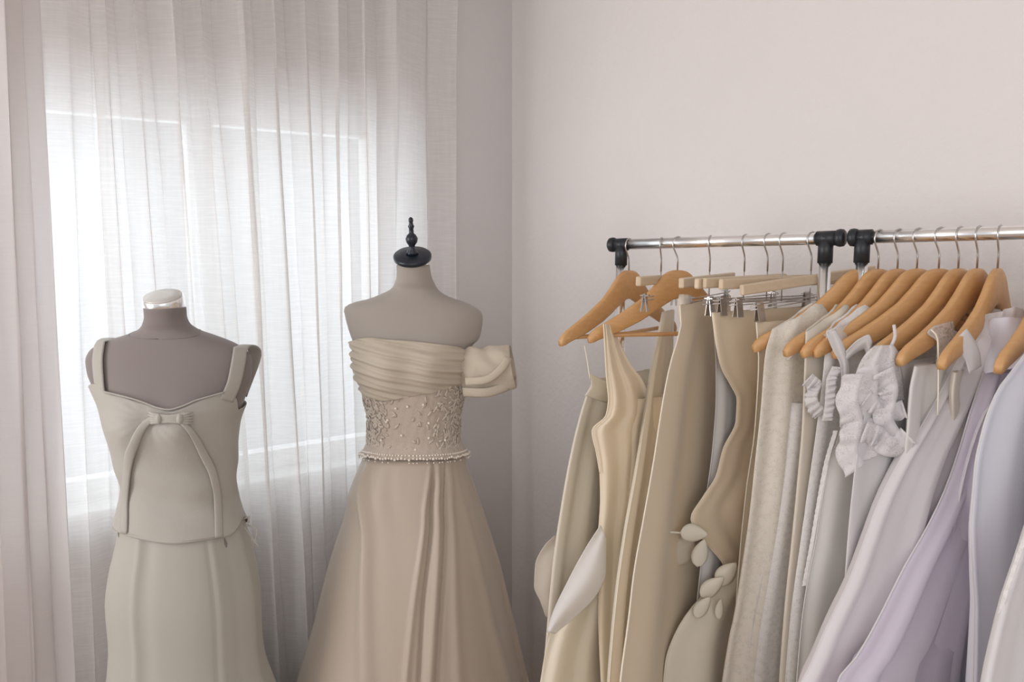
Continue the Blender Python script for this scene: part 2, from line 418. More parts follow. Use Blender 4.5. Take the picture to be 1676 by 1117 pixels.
# ---- mannequin A (left, grey, chrome neck cap)
YA = 1.92
A = Body(YA, [(504, 238, 302, .046, -.02), (517, 239, 303, .045, -.015), (530, 236, 308, .046, -.01), (541, 226, 324, .050), (549, 204, 348, .054), (556, 180, 368, .058), (565, 160, 388, .063), (575, 148, 403, .068), (590, 143, 411, .075), (610, 147, 411, .084),
  (630, 156, 407, .092), (655, 168, 398, .1), (690, 180, 386, .106), (720, 190, 383, .102), (760, 200, 380, .092), (800, 206, 379, .088), (840, 203, 388, .098), (880, 200, 402, .108), (950, 194, 414, .118), (1010, 200, 410, .115)],
  bust=(at(0, 700, YA-.1).z, .062, .026, .05, .05))
vs, fs = A.mesh(A.zbot, A.ztop, nz=110); nV = len(vs); fs.append(tuple(range(nV-72, nV)))
rootA = empty('dress_form', (A.fcx(1), YA, 0), 'grey armless dress form with a shiny chrome neck cap, at left before the window', 'mannequin')
link('torso', vs, fs, M['linenA'], rootA)
# seam round the base of the neck
m = MB(); zs = at(0, 545, YA).z
m.tube([A.p(2*PI*i/40, at(0, 549 + 9*max(0, math.cos(2*PI*i/40))*1.0 - 4, YA-.04).z, .0004) for i in range(41)], .0012, 5); m.build('neck_seam', M['linenA'], rootA)
capA = at(268.5, 497, YA-.02)
MA = Matrix.Translation(capA) @ Matrix.Rotation(math.radians(19), 4, 'X')
m = MB(); m.lathe([(.0445, -.016), (.0465, -.014), (.0465, .016), (.045, .018)], MA, 40); cp = m.build('neck_cap', M['chrome'], rootA); cp['label'] = 'chrome neck cap'
cp.data.polygons.foreach_set('use_smooth', [len(p.vertices) == 4 for p in cp.data.polygons])
m = MB(); m.lathe([(.044, .018), (.0435, .0205), (.02, .0215)], MA, 40); m.build('cap_top', plain('brushed_plate', (.62, .60, .57), .45, .3, bump=.02), rootA)
m = MB(); m.tube([(A.fcx(1), YA, .03), (A.fcx(1), YA, A.zbot+.05)], .014, 14); m.build('pole', M['chrome'], rootA)
m = MB(); m.lathe([(.13, 0), (.13, .012), (.02, .03)], Matrix.Translation((A.fcx(1), YA, 0)), 40); m.build('base', M['chrome'], rootA)

# skirt A
SA = Body(YA, [(835, 205, 386, .104), (880, 200, 402, .115), (930, 189, 415, .125), (980, 185, 423, .132), (1040, 191, 425, .135), (1085, 189, 430, .14), (1117, 182, 440, .15), (1200, 160, 470, .19), (1325, 120, 520, .25)])
thl, _ = SA.th_of(219, 1000); thr, _ = SA.th_of(352, 1000)
def modA(th, z):
    k = 0
    for t0, w_, a_ in ((thl, .05, .0050), (thl+.16, .10, -.004), (thr, .03, -.0022), (thr+.09, .06, .0022), (thr+.35, .12, -.003), (-1.2, .1, .004), (1.35, .12, .005)):
        k += a_*math.exp(-((th-t0)/w_)**2)
    f = max(0, (.55 - z)/.5); k += f*.02*math.sin(th*7+.7)
    return k + .0012*math.sin(th*3 + z*14)
SA.mod = modA
vs, fs = SA.mesh(.02, SA.ztop, nz=80, nt=180)
sk = link('long_skirt', vs, fs, M['skirtA'], thick=.002); tag(sk, 'long ivory mermaid skirt on the grey dress form with the chrome cap', 'skirt')

# bodice A
top = empty('bodice', (A.fcx(1), YA, .9), 'ivory sweetheart top with wide straps and a front bow on the grey dress form', 'top')
def edge_fn(body, pts, back):
    ths = []; zs_ = []
    for x, y in pts:
        t_, z_ = body.th_of(x, y); ths.append(t_); zs_.append(z_)
    o_ = np.argsort(ths); ths = [ths[i] for i in o_]; zs_ = [zs_[i] for i in o_]
    ths = [-PI] + [-2.2] + ths + [2.2, PI]; zs_ = [back, back] + zs_ + [back, back]
    return interp(ths, zs_)
ztA = edge_fn(A, [(166, 628), (176, 641), (205, 650), (240, 661), (262, 669), (280, 673), (298, 668), (320, 657), (345, 648), (366, 641), (384, 652), (392, 668)], A.zpx(650, -.1))
zbA = edge_fn(A, [(194, 862), (206, 872), (240, 881), (290, 887), (330, 883), (356, 878), (380, 862), (398, 848)], A.zpx(850, -.1))
def wrA(th, z, v):
    zn = A.zpx(682); k = .0016*math.sin(th*5 + z*30) + .0022*math.sin(z*62+th*2+math.sin(th*4))*math.exp(-((z-A.zpx(800))/.08)**2)
    r = abs(th)*.13; k += .0022*math.sin(18*math.atan2(z-zn, th*.12+.001))*math.exp(-((r/.07)**2))*math.exp(-((z-zn)/.05)**2)
    flare = max(0, 1-v*5); return k + .006*flare
vs, fs = A.mesh(0, 0, nz=90, nt=150, off=.007, ztop=ztA, zbot=zbA, wr=wrA)
link('bodice_front', vs, fs, M['topA'], top, thick=.002)
# turned upper edge
pts = [(176, 641), (205, 650), (240, 661), (262, 669), (280, 673), (298, 668), (320, 657), (345, 648), (366, 641)]
P, Q = px_path(A, pts, 40, .0105); m = MB(); m.tube(P, .0022, 6); m.build('neckline_edge', M['topA'], top)
# smooth centre panel between the two tails
pc = [(215, 700), (250, 690)]
thL, _ = A.th_of(214, 800); thR, _ = A.th_of(352, 800)
P, Q = px_path(A, [(216, 872), (250, 880), (290, 884), (330, 881), (354, 877)], 30, .0125); m = MB(); m.tube(P, .0018, 6); m.build('hem', M['topA'], top)
for pts, wd in (([(262, 684), (244, 692), (226, 712), (217, 745), (213, 800), (211, 872)], .021), ([(292, 686), (310, 705), (330, 738), (346, 775), (353, 820), (356, 880)], .017)):
    P, Q = px_path(A, pts, 40, .013)
    ribbon(P, Q, [wd*(.6+.5*min(1, i/14)) for i in range(40)], M['topA'], 'bow_tail', top, thick=.0025, bulge=.12)
# bow knot and its two wings of gathers
th0, z0 = A.th_of(279, 683); kp = A.p(th0, z0, .016)
m = MB()
for k in range(5):
    zz = (k-2)*.0042
    m.tube([kp + Vector((x*.052, -.004 + .010*x*x*1.2, zz*(0.75+.9*x*x))) for x in (-1, -.7, -.4, 0, .4, .7, 1)], [.0012, .0042, .0040, .0034, .0040, .0042, .0012], 8)
m.build('bow_band', M['topA'], top)
for dx in (-.022, .026):
    m = MB(); m.ball(kp + Vector((dx, -.004, 0)), .0095, 12, 8, (.8, .8, 1.25)); m.build('bow_knot', M['topA'], top)
# straps: front edge -> over shoulder -> back
def strap(front_pts, wd, name='strap'):
    P, Q = px_path(A, front_pts, 16, .006)
    t_, z_ = A.th_of(*front_pts[-1]); x = P[-1].x
    top_p = Vector((x, YA, z_ + .012)); back = Vector((x*.999, YA + A.fb(z_)+.012, z_-.01)); low = Vector((x + (.05 if x < A.fcx(1) else -.05), YA + A.fb(z_-.12)+.012, z_-.13))
    ext = resample([P[-1], top_p, back, low], 14)[1:]
    P2 = P + ext; N2 = Q + [Vector((0, p.y-YA, max(.0, p.z-z_+.06))).normalized() for p in ext]
    ribbon(P2, N2, wd, M['topA'], name, top, thick=.003, bulge=.04)
strap([(171, 655), (165, 620), (163, 590), (166, 566)], .030)
strap([(369, 655), (382, 625), (388, 598), (392, 576)], .033)
m = MB()
for dx, (a, b, c) in ((0, ((399, 858), (421, 868), (416, 893))), (3, ((399, 862), (412, 880), (424, 896))), (1, ((399, 850), (408, 846), (404, 862)))):
    m.tube(resample([at(*a, YA-.02), at(*b, YA-.03), at(*c, YA-.03)], 12), .0021, 6)
m.build('side_tie', M['topA'], top)
m = MB(); m.tube(resample([at(199, 862, YA-.05), at(193, 875, YA-.06), at(200, 886, YA-.06), at(206, 874, YA-.06)], 12), .0021, 6); m.build('side_tie', M['topA'], top)

# ---- mannequin B (taller, black finial)
YB = 2.14
B = Body(YB, [(434, 649, 703, .044, -.022), (452, 649, 706, .044, -.016), (464, 646, 711, .046, -.01), (473, 640, 716, .048), (484, 618, 730, .052), (490, 601, 745, .056), (495, 580, 760, .060), (500, 568, 771, .064), (505, 564, 780, .068), (512, 564, 788, .074), (520, 566, 790, .078), (535, 570, 789, .084), (555, 577, 784, .09),
  (566, 581, 773, .096), (590, 588, 767, .104), (620, 594, 763, .106), (650, 600, 757, .098), (685, 606, 750, .09), (715, 606, 750, .088), (745, 601, 756, .096), (790, 592, 768, .105), (860, 590, 770, .11)],
  bust=(at(0, 600, YB-.1).z, .058, .022, .048, .05))
vs, fs = B.mesh(B.zbot, B.ztop, nz=110); nV = len(vs); fs.append(tuple(range(nV-72, nV)))
rootB = empty('dress_form', (B.fcx(1), YB, 0), 'taller beige linen dress form topped with a black turned finial, in front of the corner', 'mannequin')
link('torso', vs, fs, M['linenB'], rootB)
cb = at(675, 420, YB-.03); MBt = Matrix.Translation(cb) @ Matrix.Rotation(math.radians(27), 4, 'X')
m = MB(); m.lathe([(.046, -.009), (.0500, -.006), (.0505, .003), (.047, .006), (.02, .0075)], MBt, 40); nc = m.build('neck_cap', M['finial'], rootB); nc['label'] = 'black wooden neck disc'
MF = Matrix.Translation(cb + Vector((0, -.002, .002))) @ Matrix.Rotation(math.radians(12), 4, 'X')
m = MB(); m.lathe([(.017, .004), (.014, .012), (.0075, .022), (.0085, .028), (.0145, .036), (.0165, .046), (.012, .055), (.0065, .060), (.0060, .072), (.0085, .078), (.0060, .083), (.0050, .088), (.0065, .093), (.0055, .099), (.002, .102)], MF, 24); m.build('finial', M['finial'], rootB)
m = MB(); m.tube([(B.fcx(1), YB, .03), (B.fcx(1), YB, B.zbot+.05)], .016, 14); m.build('pole', M['black'], rootB)
m = MB(); m.lathe([(.14, 0), (.14, .012), (.02, .03)], Matrix.Translation((B.fcx(1), YB, 0)), 40); m.build('base', M['black'], rootB)
# skirt B: A-line with a draped pleated front
SB = Body(YB, [(738, 600, 758, .106), (760, 590, 764, .118), (800, 574, 777, .14), (840, 566, 791, .16), (909, 544, 812, .20), (1017, 517, 837, .25), (1117, 488, 860, .29), (1255, 450, 895, .34)], n=2.0)
paths = [([(604, 760), (602, 900), (600, 1117)], .030, .020, .09), ([(640, 760), (655, 900), (665, 1117)], -.004, .0, .15),
         ([(705, 760), (694, 850), (676, 1000), (664, 1117)], .010, .014, .028), ([(711, 760), (706, 850), (692, 1000), (686, 1117)], -.014, -.020, .022),
         ([(718, 760), (716, 850), (710, 1000), (702, 1117)], .012, .016, .045), ([(730, 760), (729, 850), (722, 1000), (714, 1117)], -.012, -.016, .022),
         ([(737, 760), (740, 850), (745, 1000), (750, 1117)], .006, .010, .06), ([(745, 770), (765, 850), (800, 1000), (830, 1117)], .002, .010, .07)]
PF = []
for pts, a0, a1, wd in paths:
    th_ = []; zz = []
    for q in pts:
        t_, z_ = SB.th_of(*q); th_.append(t_); zz.append(z_)
    PF.append((interp(zz, th_), a0, a1, wd))
def modB(th, z):
    k = 0; f = min(1, max(0, (SB.ztop - z)/.06)); g = min(1, max(0, (SB.ztop-z)/.8))
    for ft, a0, a1, wd in PF:
        if a1 == 0: k += f*a0*math.exp(-((th-ft(z))/wd)**2); continue
        d = (th-ft(z))/wd
        k += f*(abs(a0)*(1-g)+abs(a1)*g)*math.copysign(1, a1)*math.exp(-d*d)*.8
    k += g*.02*math.sin(th*5+1)*(1 if abs(th) > 1.4 else .15)
    return k
SB.mod = modB
vs, fs = SB.mesh(.015, SB.ztop, nz=70, nt=420)
sk = link('ball_skirt', vs, fs, M['skirtB'], thick=.002); tag(sk, 'long champagne A-line satin skirt with draped front pleats on the beige dress form', 'skirt')
# bodice B
bod = empty('lace_bodice', (B.fcx(1), YB, 1.0), 'champagne strapless beaded lace bodice with draped tulle on the beige dress form', 'top')
ztB = edge_fn(B, [(586, 562), (610, 559), (650, 560), (700, 564), (745, 570), (766, 578)], B.zpx(570, -.1))
zbB = edge_fn(B, [(598, 744), (620, 748), (680, 751), (730, 749), (758, 743)], B.zpx(742, -.1))
def wrB(th, z, v): return .0012*math.sin(th*40+z*90)*math.sin(z*160) + .012*max(0, 1-v*6)**2
vs, fs = B.mesh(0, 0, nz=70, nt=150, off=.006, ztop=ztB, zbot=zbB, wr=wrB); link('lace_shell', vs, fs, M['laceB'], bod, thick=.002)
zt2 = edge_fn(B, [(586, 556), (610, 553), (650, 556), (700, 561), (745, 568), (768, 576)], B.zpx(568, -.1))
zb2 = edge_fn(B, [(598, 640), (615, 656), (640, 655), (690, 645), (740, 634), (762, 622)], B.zpx(625, -.1))
def wrT(th, z, v):
    ph = (z*200 + 1.3*math.sin(th*2.1) + th*2.2); return .0032*math.sin(ph) + .0025*math.sin(ph*1.9+th*4) + .010*math.sin(PI*min(1, v*1.05))
vs, fs = B.mesh(0, 0, nz=80, nt=150, off=.010, ztop=zt2, zbot=zb2, wr=wrT); link('draped_tulle', vs, fs, M['tulleB'], bod, thick=.0015)
# leaf shaped applique, a separate raised layer
rnd = random.Random(4); m = MB()
def leaf(mb, c, nr, ang, ln, wd):
    up = Vector((0, 0, 1)); e1 = up.cross(nr).normalized(); e2 = nr.cross(e1).normalized()
    d = e1*math.cos(ang) + e2*math.sin(ang); s_ = nr.cross(d); vs = [c - d*ln/2]
    for u in (-.25, .15): vs += [c + d*ln*u + s_*wd/2*(1 if u < 0 else .8), c + d*ln*u + nr*wd*.25, c + d*ln*u - s_*wd/2*(1 if u < 0 else .8)]
    vs.append(c + d*ln/2); mb.add(vs, [(0, 2, 1), (0, 3, 2), (1, 2, 5, 4), (2, 3, 6, 5), (4, 5, 7), (5, 6, 7)])
for k in range(480):
    th = rnd.choice([rnd.gauss(-.95, .25), rnd.gauss(.95, .3), rnd.uniform(-1.3, 1.3)]); z = rnd.uniform(B.zpx(742), B.zpx(650 if th < .3 else 630))
    if abs(th) < .45 and rnd.random() < .6: continue
    nr = B.nrm(th, z); leaf(m, B.p(th, z, .0085), nr, rnd.uniform(.6, 2.6) if rnd.random() < .7 else rnd.uniform(0, 6), rnd.uniform(.012, .024), rnd.uniform(.004, .008))
tag(m.build('leaf_applique', M['applique'], bod, thick=.001), kind='stuff')
m = MB()
for k in range(110):
    th = -PI + 2*PI*k/110; z = zbB(th) + .003 + rnd.uniform(-.002, .002); m.ball(B.p(th, z, .021), rnd.uniform(.0028, .0042), 6, 4)
for k in range(110):
    th = -PI + 2*PI*k/110; z = zbB(th) + .011; m.ball(B.p(th, z, .016), .0028, 6, 4)
    if rnd.random() < .55: m.ball(B.p(th, z-.018, .021), .0022, 6, 4)
tag(m.build('bead_trim', M['pearl'], bod), kind='stuff')
for (x, y) in ((668, 665), (692, 662), (638, 687), (636, 690), (700, 692), (659, 712), (700, 716), (650, 668), (680, 735), (725, 720), (628, 720), (712, 742)):
    th, z = B.th_of(x, y); m = MB(); m.ball(B.p(th, z, .010), .0035, 8, 6); m.build('pearl', M['pearl'], bod)
# off-shoulder sleeve: a puffed tube hanging out to the right
def tube_cloth(name, mat, parent, axis, ra, rb, wave=.006, k1=5, nz=40, nt=64, up=Vector((0, 0, 1)), ph=0, diag=2.5):
    axis = resample(axis, nz); vs = []
    for j, c in enumerate(axis):
        t_ = (axis[min(j+1, nz-1)] - axis[max(j-1, 0)]).normalized(); s1 = t_.cross(up).normalized(); s2 = s1.cross(t_).normalized()
        v = j/(nz-1); A_, B_ = ra(v), rb(v)
        for i in range(nt):
            a = 2*PI*i/nt; k = wave*math.sin(k1*a + ph + diag*v*4) + wave*.5*math.sin(a*2*k1+1+ v*9)
            vs.append(c + s1*(B_+k)*math.cos(a) + s2*(A_+k)*math.sin(a))
    return link(name, vs, grid_faces(nt, nz, True), mat, parent, thick=.0015)
ra = interp([0, .15, .5, .85, 1], [.050, .060, .062, .062, .056]); rb = interp([0, .3, 1], [.028, .05, .055])
tube_cloth('sleeve', M['tulleB'], bod, [at(757, 606, YB-.05), at(795, 607, YB-.055), at(840, 600, YB-.06)], ra, rb, wave=.0025, k1=4, diag=3.2)
P = resample([at(762, 625, YB-.11), at(795, 622, YB-.125), at(822, 602, YB-.12), at(832, 585, YB-.11)], 16)
ribbon(P, [Vector((0, -1, .15))]*16, .020, M['tulleB'], 'sleeve_fold', bod, bulge=.15)
P = resample([at(758, 642, YB-.085), at(795, 643, YB-.105), at(825, 634, YB-.10), at(841, 624, YB-.085)], 16)
ribbon(P, [Vector((0, -1, -.25))]*16, .026, M['tulleB'], 'sleeve_cuff', bod, bulge=.12)

# ------------------------------------------------------------ rails
RL, RR = at(1000, 401, 1.95), at(1676, 380.5, 1.40)
def rod_at(px):
    """point of the rail line whose projection has this px"""
    lo, hi = -.2, 2.2
    for _ in range(50):
        t = (lo+hi)/2
        if proj(RL + (RR-RL)*t)[0] < px: lo = t
        else: hi = t
    return RL + (RR-RL)*lo
RD = (RR-RL).normalized()
def rail(name, label, px0, px1, post_px):
    a, b = rod_at(px0), rod_at(px1)
    root = empty(name, (post_px[0][0], 0, 0), label, 'clothes rail', 'clothes rails')
    a0 = Vector((a.x, a.y, 0)); root.location = a0
    m = MB(); m.tube([a, b], .0124, 20); m.build('hanging_rod', M['chrome'], root)
    for e, q, (ppx,) in ((a, 1, (post_px[0][0],)), (b, -1, (post_px[1][0],))):
        d = RD*q; pc_ = rod_at(ppx); r3 = d.to_track_quat('Z', 'Y').to_matrix().to_4x4()
        m = MB(); m.lathe([(.0135, 0), (.0170, .003), (.0180, .010), (.0165, .016), (.010, .018)], Matrix.Translation(e - d*.004) @ r3, 28); m.build('end_cap', M['black'], root)
        m = MB(); m.tube([e + d*.012, pc_ + d*.018], .0150, 20)
        m.tube([pc_ + Vector((0, 0, .004)), pc_ - Vector((0, 0, .050))], .0148, 20); m.build('corner_joint', M['black'], root)
        m = MB(); m.tube([pc_ - Vector((0, 0, .045)), Vector((pc_.x, pc_.y, .62))], .0124, 18); m.tube([Vector((pc_.x, pc_.y, .66)), Vector((pc_.x, pc_.y, .06))], .0135, 18); m.build('post', M['chrome'], root)
        pr = Vector((-RD.y, RD.x, 0)).normalized(); f0 = Vector((pc_.x, pc_.y, .07))
        m = MB(); m.tube([f0 - pr*.22, f0 + pr*.2], .012, 14); m.build('foot_bar', M['chrome'], root)
        for sg in (-.20, .19):
            c_ = f0 + pr*sg; m = MB(); m.lathe([(.025, -.01), (.027, -.006), (.027, .006), (.025, .01)], Matrix.Translation((c_.x, c_.y, .027)) @ Matrix.Rotation(PI/2, 4, 'X'), 20)
            m.tube([c_, Vector((c_.x, c_.y, .05))], .008, 10); m.build('wheel', M['black'], root)
    return root
rail('clothes_rail', 'left chrome clothes rail with black end joints, carrying the cream dresses and skirts', 1000, 1380, ((1017,), (1352,)))
rail('clothes_rail', 'right chrome clothes rail nearest the camera, carrying the white and lilac dresses', 1393, 1850, ((1412,), (1830,)))

# ------------------------------------------------------------ hangers
def solve_dir(base, tip_px, L, zt):
    best = None
    for k in range(5, 88):
        a = math.radians(k); h = Vector((-math.cos(a), -math.sin(a), 0)); p = base + h*L; p.z = zt
        e = abs(proj(p)[0]-tip_px)
        if best is None or e < best[0]-.3: best = (e, h)
    return best[1]
HK = [(-.0133, -.004), (-.0128, .005), (-.0085, .0115), (0, .0138), (.0085, .0112), (.0132, .004), (.0142, -.004), (.0128, -.011), (.007, -.021), (.002, -.030), (0, -.038), (0, -.066)]
def hook_mesh(base, h, mb, r=.0018):
    mb.tube([base + h*w_ + Vector((0, 0, z_)) for w_, z_ in HK], r, 7)
def wooden_hanger(hook_px, tip_px, label, trouser=False, L=.22, drop=.150, group='wooden clothes hangers', mat='hang'):
    base = rod_at(hook_px); zt = base.z - .062
    h = solve_dir(base, tip_px, L, zt - drop*.9); nr = Vector((-h.y, h.x, 0))
    root = empty('wooden_hanger', (base.x, base.y, base.z), label, 'hanger', group)
    top = [(-.0, 0), (.012, -.001), (.024, -.004), (.036, -.011), (.048, -.022), (.064, -.039), (.09, -.063), (.13, -.089), (.17, -.112), (.20, -.128), (.213, -.139), (.219, -.150)]
    bot = [(0, -.066), (.012, -.068), (.028, -.076), (.045, -.085), (.068, -.099), (.095, -.114), (.125, -.127), (.155, -.140), (.178, -.148), (.195, -.155), (.206, -.160), (.216, -.162)]
    sc = drop/.150
    out = [(L/.22*x, z*sc) for x, z in top] + [(L/.22*x, z*sc) for x, z in bot[::-1]]
    # body = strip of quads top/bottom, mirrored
    cols = []
    for i in range(-11, 12):
        k = abs(i); sg = 1 if i >= 0 else -1
        cols.append((sg*top[k][0]*L/.22, top[k][1]*sc, sg*bot[k][0]*L/.22, bot[k][1]*sc))
    vs = []; th = .0065
    for (xt, zt_, xb, zb_) in cols:
        bend = -.018*(abs(xt)/.22)**2
        for (x, z, o_) in ((xt, zt_, -th*.55), (xt, zt_, th*.55), (xt*.94+xb*.06, zt_*.92+zb_*.08, th), (xt*.06+xb*.94, zt_*.08+zb_*.92, th), (xb, zb_, th*.55), (xb, zb_, -th*.55), (xt*.06+xb*.94, zt_*.08+zb_*.92, -th), (xt*.94+xb*.06, zt_*.92+zb_*.08, -th)):
            p = base + h*x + nr*(o_ + bend) + Vector((0, 0, -.062 + z)); vs.append(p)
    n = len(cols); f = grid_faces(8, n, True); f.append(tuple(range(8))[::-1]); f.append(tuple(range(8*n-8, 8*n)))
    ob = link('hanger_body', vs, f, M[mat], root)
    m = MB(); hook_mesh(base, h, m); m.build('hook', M['steel'], root)
    if trouser:
        m = MB(); z_ = -.062 - drop*.96
        m.tube([base + h*(L*.93) + nr*-.014 + Vector((0, 0, z_)), base + h*.0 + Vector((0, 0, z_-.004)), base - h*(L*.93) + nr*-.014 + Vector((0, 0, z_))], .005, 10); m.build('trouser_bar', M[mat], root)
    return base, h
def clip_hanger(hook_px, tip_px, label, L=.19, clip_w=.135, group='pale clip hangers', dz=0, tilt=0):
    base = rod_at(hook_px); h = solve_dir(base, tip_px, L, base.z-.07); nr = Vector((-h.y, h.x, 0))
    root = empty('clip_hanger', tuple(base), label, 'hanger', group)
    hz = (h + Vector((0, 0, tilt))).normalized()
    Rm = Matrix((hz, nr, hz.cross(nr))).transposed()
    m = MB(); zc = Vector((0, 0, -.084 - dz)); m.box(base + zc, 2*L, .012, .021, Rm); m.build('hanger_body', M['bar'], root, smooth=False, bevel=.003)
    m = MB(); hook_mesh(base, h, m); m.tube([base + Vector((0, 0, -.066)), base + Vector((0, 0, -.128-dz))], .0013, 6); m.build('hook', M['steel'], root)
    m = MB()
    for dzz in (0, .007): m.tube([base + hz*(-L*.86) + Vector((0, 0, -.120-dz-dzz)), base + hz*(L*.86) + Vector((0, 0, -.120-dz-dzz))], .0013, 6)
    m.build('clip_rod', M['steel'], root)
    for sg in (-1, 1):
        c = base + hz*sg*clip_w + Vector((0, 0, -.132-dz)); m = MB()
        for q in (-1, 1):
            R2 = Rm @ Matrix.Rotation(q*.14, 3, 'X'); m.box(c + nr*q*.004, .017, .0018, .040, R2)
            m.box(c + nr*q*.006 + Vector((0, 0, .016)), .017, .006, .0018, Rm)
        m.tube([c + nr*-.006 + Vector((0, 0, .004)), c + nr*.006 + Vector((0, 0, .004))], .003, 8)
        m.build('clip', M['steel'], root, smooth=False)
    return base, h

W = {}
W[1] = wooden_hanger(1030, 926, 'wooden hanger with trouser bar, leftmost on the left rail', True, drop=.155)
C1 = clip_hanger(1083, 1045, 'pale clip hanger with its end nearest the left end of the left rail', tilt=.02)
W[2] = wooden_hanger(1110, 968, 'second wooden hanger on the left rail, behind the first clip hanger', True, drop=.150)
C2 = clip_hanger(1163, 1115, 'pale clip hanger hooked third on the left rail after the bare wooden ones')
C3 = clip_hanger(1220, 1140, 'pale clip hanger at the middle of the left rail', dz=.002)
C4 = clip_hanger(1258, 1153, 'pale clip hanger just right of the middle of the left rail', dz=.002)
C5 = clip_hanger(1283, 1180, 'pale clip hanger mostly hidden behind its neighbours on the left rail', dz=.004)
C6 = clip_hanger(1330, 1213, 'pale clip hanger crossing behind the black corner joint, its front clip over the tan skirt', L=.185, tilt=-.09)
rack2 = [(1412, 1240, 'wooden hanger leftmost on the right rail, under a cream lace sleeve'), (1440, 1296, 'second wooden hanger from the left on the right rail'),
 (1472, 1325, 'third wooden hanger from the left on the right rail'), (1504, 1345, 'fourth wooden hanger on the right rail, wide crown bare'),
 (1540, 1375, 'fifth wooden hanger on the right rail, its tip poking through a white halter'), (1572, 1440, 'sixth wooden hanger on the right rail'),
 (1603, 1490, 'seventh wooden hanger on the right rail, tip bare above beige chiffon'), (1637, 1560, 'eighth wooden hanger on the right rail, seen almost end-on'),
 (1722, 1655, 'wooden hanger cut off by the right edge of the picture')]
for k, (a, b, lb) in enumerate(rack2):
    W[10+k] = wooden_hanger(a, b, lb, group='wooden clothes hangers on the right rail')

# ------------------------------------------------------------ hanging garments
def hang(name, label, cat, bh, trace, zbot, mat, far=-.17, T=(.014, .022), waves=(5, .004, .010), top=None, scoop=None, seed=0, group=None, hdir=None, nt=76, nz=64, far_bot=None, parent=None, partname=None, wpow=1.25, piping=None, thick=.0014, notch=None):
    """garment whose near edge follows trace (px points, top to bottom); closed flattened body that hangs in the hanger's plane"""
    base, h = bh; h = hdir.normalized() if hdir is not None else h; nr = Vector((-h.y, h.x, 0)); rnd = random.Random(seed)
    ws = []; zs_ = []
    for (x, y) in trace:
        w_, z_ = plane_hit(x, y, base, h); ws.append(w_); zs_.append(z_)
    # keep z strictly decreasing
    for i in range(1, len(zs_)):
        if zs_[i] >= zs_[i-1]: zs_[i] = zs_[i-1]-.002
    zt = zs_[0]; sl = (ws[-1]-ws[-2])/(zs_[-2]-zs_[-1]); sl = max(-.15, min(.35, sl))
    zb = min(zbot, zs_[-1]-.01); ws.append(ws[-1] + sl*(zs_[-1]-zb)*.5); zs_.append(zb)
    fw_ = interp(zs_, ws); fb_ = far if far_bot is None else far_bot
    p1, p2, p3 = [rnd.uniform(0, 6) for _ in range(3)]
    vs = []
    edge = []
    for j in range(nz):
        v = j/(nz-1); v = v**.85
        ze = zt + (zb-zt)*v; wn = fw_(ze); wf = far + (fb_-far)*v
        mid = (wn+wf)/2; hf = (wn-wf)/2; Tt = T[0] + (T[1]-T[0])*v; wa = waves[1] + (waves[2]-waves[1])*v
        for i in range(nt):
            a = 2*PI*i/nt; c, s_ = math.cos(a), math.sin(a); u = math.copysign(abs(c)**.8, c)
            wv = mid + hf*u
            side = Tt*math.copysign(abs(s_)**wpow, s_)
            env = min(1, abs(s_)*2.2)
            side += wa*math.sin(waves[0]*PI*u + p1 + 1.1*v + (1.3 if s_ > 0 else 0))*(.35+.65*env) + wa*.5*math.sin(waves[0]*1.9*PI*u + p2 - 1.5*v)*env
            z = ze
            if top:
                z += (1-v)**3 * (base.z + top(wv) - zt)
            if scoop and v < .5:
                z += 0
            p = base + h*wv + nr*side; vs.append((p.x, p.y, z))
            if i == 0: edge.append(Vector((p.x, p.y, z)))
    root = parent
    if parent is None:
        root = empty(name, (base.x, base.y, zb), label, cat, group)
    o = link(partname or 'dress_body', vs, grid_faces(nt, nz, True), mat, root, thick=thick)
    if piping:
        m = MB(); m.tube(edge, .0017, 6); m.build('edge_seam', piping, root)
    return root
def sheet(name, left, right, d0, d1, mat, parent, waves=(3, .006), n=40, mth=34, thick=.0014, bulge=.0, ph=0):
    """cloth piece between a left and a right px outline at world depths d0 (left) .. d1 (right)"""
    Lp = resample([Vector(q) for q in left], n); Rp = resample([Vector(q) for q in right], n); vs = []
    for j in range(n):
        v = j/(n-1)
        for i in range(mth):
            u = i/(mth-1); x = Lp[j][0]*(1-u)+Rp[j][0]*u; y = Lp[j][1]*(1-u)+Rp[j][1]*u
            d = d0*(1-u)+d1*u - bulge*math.sin(PI*u)*math.sin(PI*(.15+.8*v)) + waves[1]*math.sin(waves[0]*2*PI*u + ph + 2*v)
            vs.append(at(x, y, d))
    return link(name, vs, grid_faces(mth, n), mat, parent, thick=thick)
def shoulder(drop=.150, L=.22, lift=.006):
    f = interp([0, .03, .06, .095, .13, .17, .20, .213, .222, .26], [-.19, -.185, -.165, -.133+lift, -.153+lift, -.174+lift, -.190+lift, -.201+lift, -.215, -.26])
    return lambda w_: f(abs(w_))
def stringp(name, pts, Y, r, mat, parent, n=14):
    m = MB(); m.tube(resample([at(x, y, Y if not callable(Y) else Y(k)) for k, (x, y) in enumerate(pts)], n), r, 6); return m.build(name, mat, parent)
def depth_w(bh, w_): return (bh[0] + bh[1]*w_).y

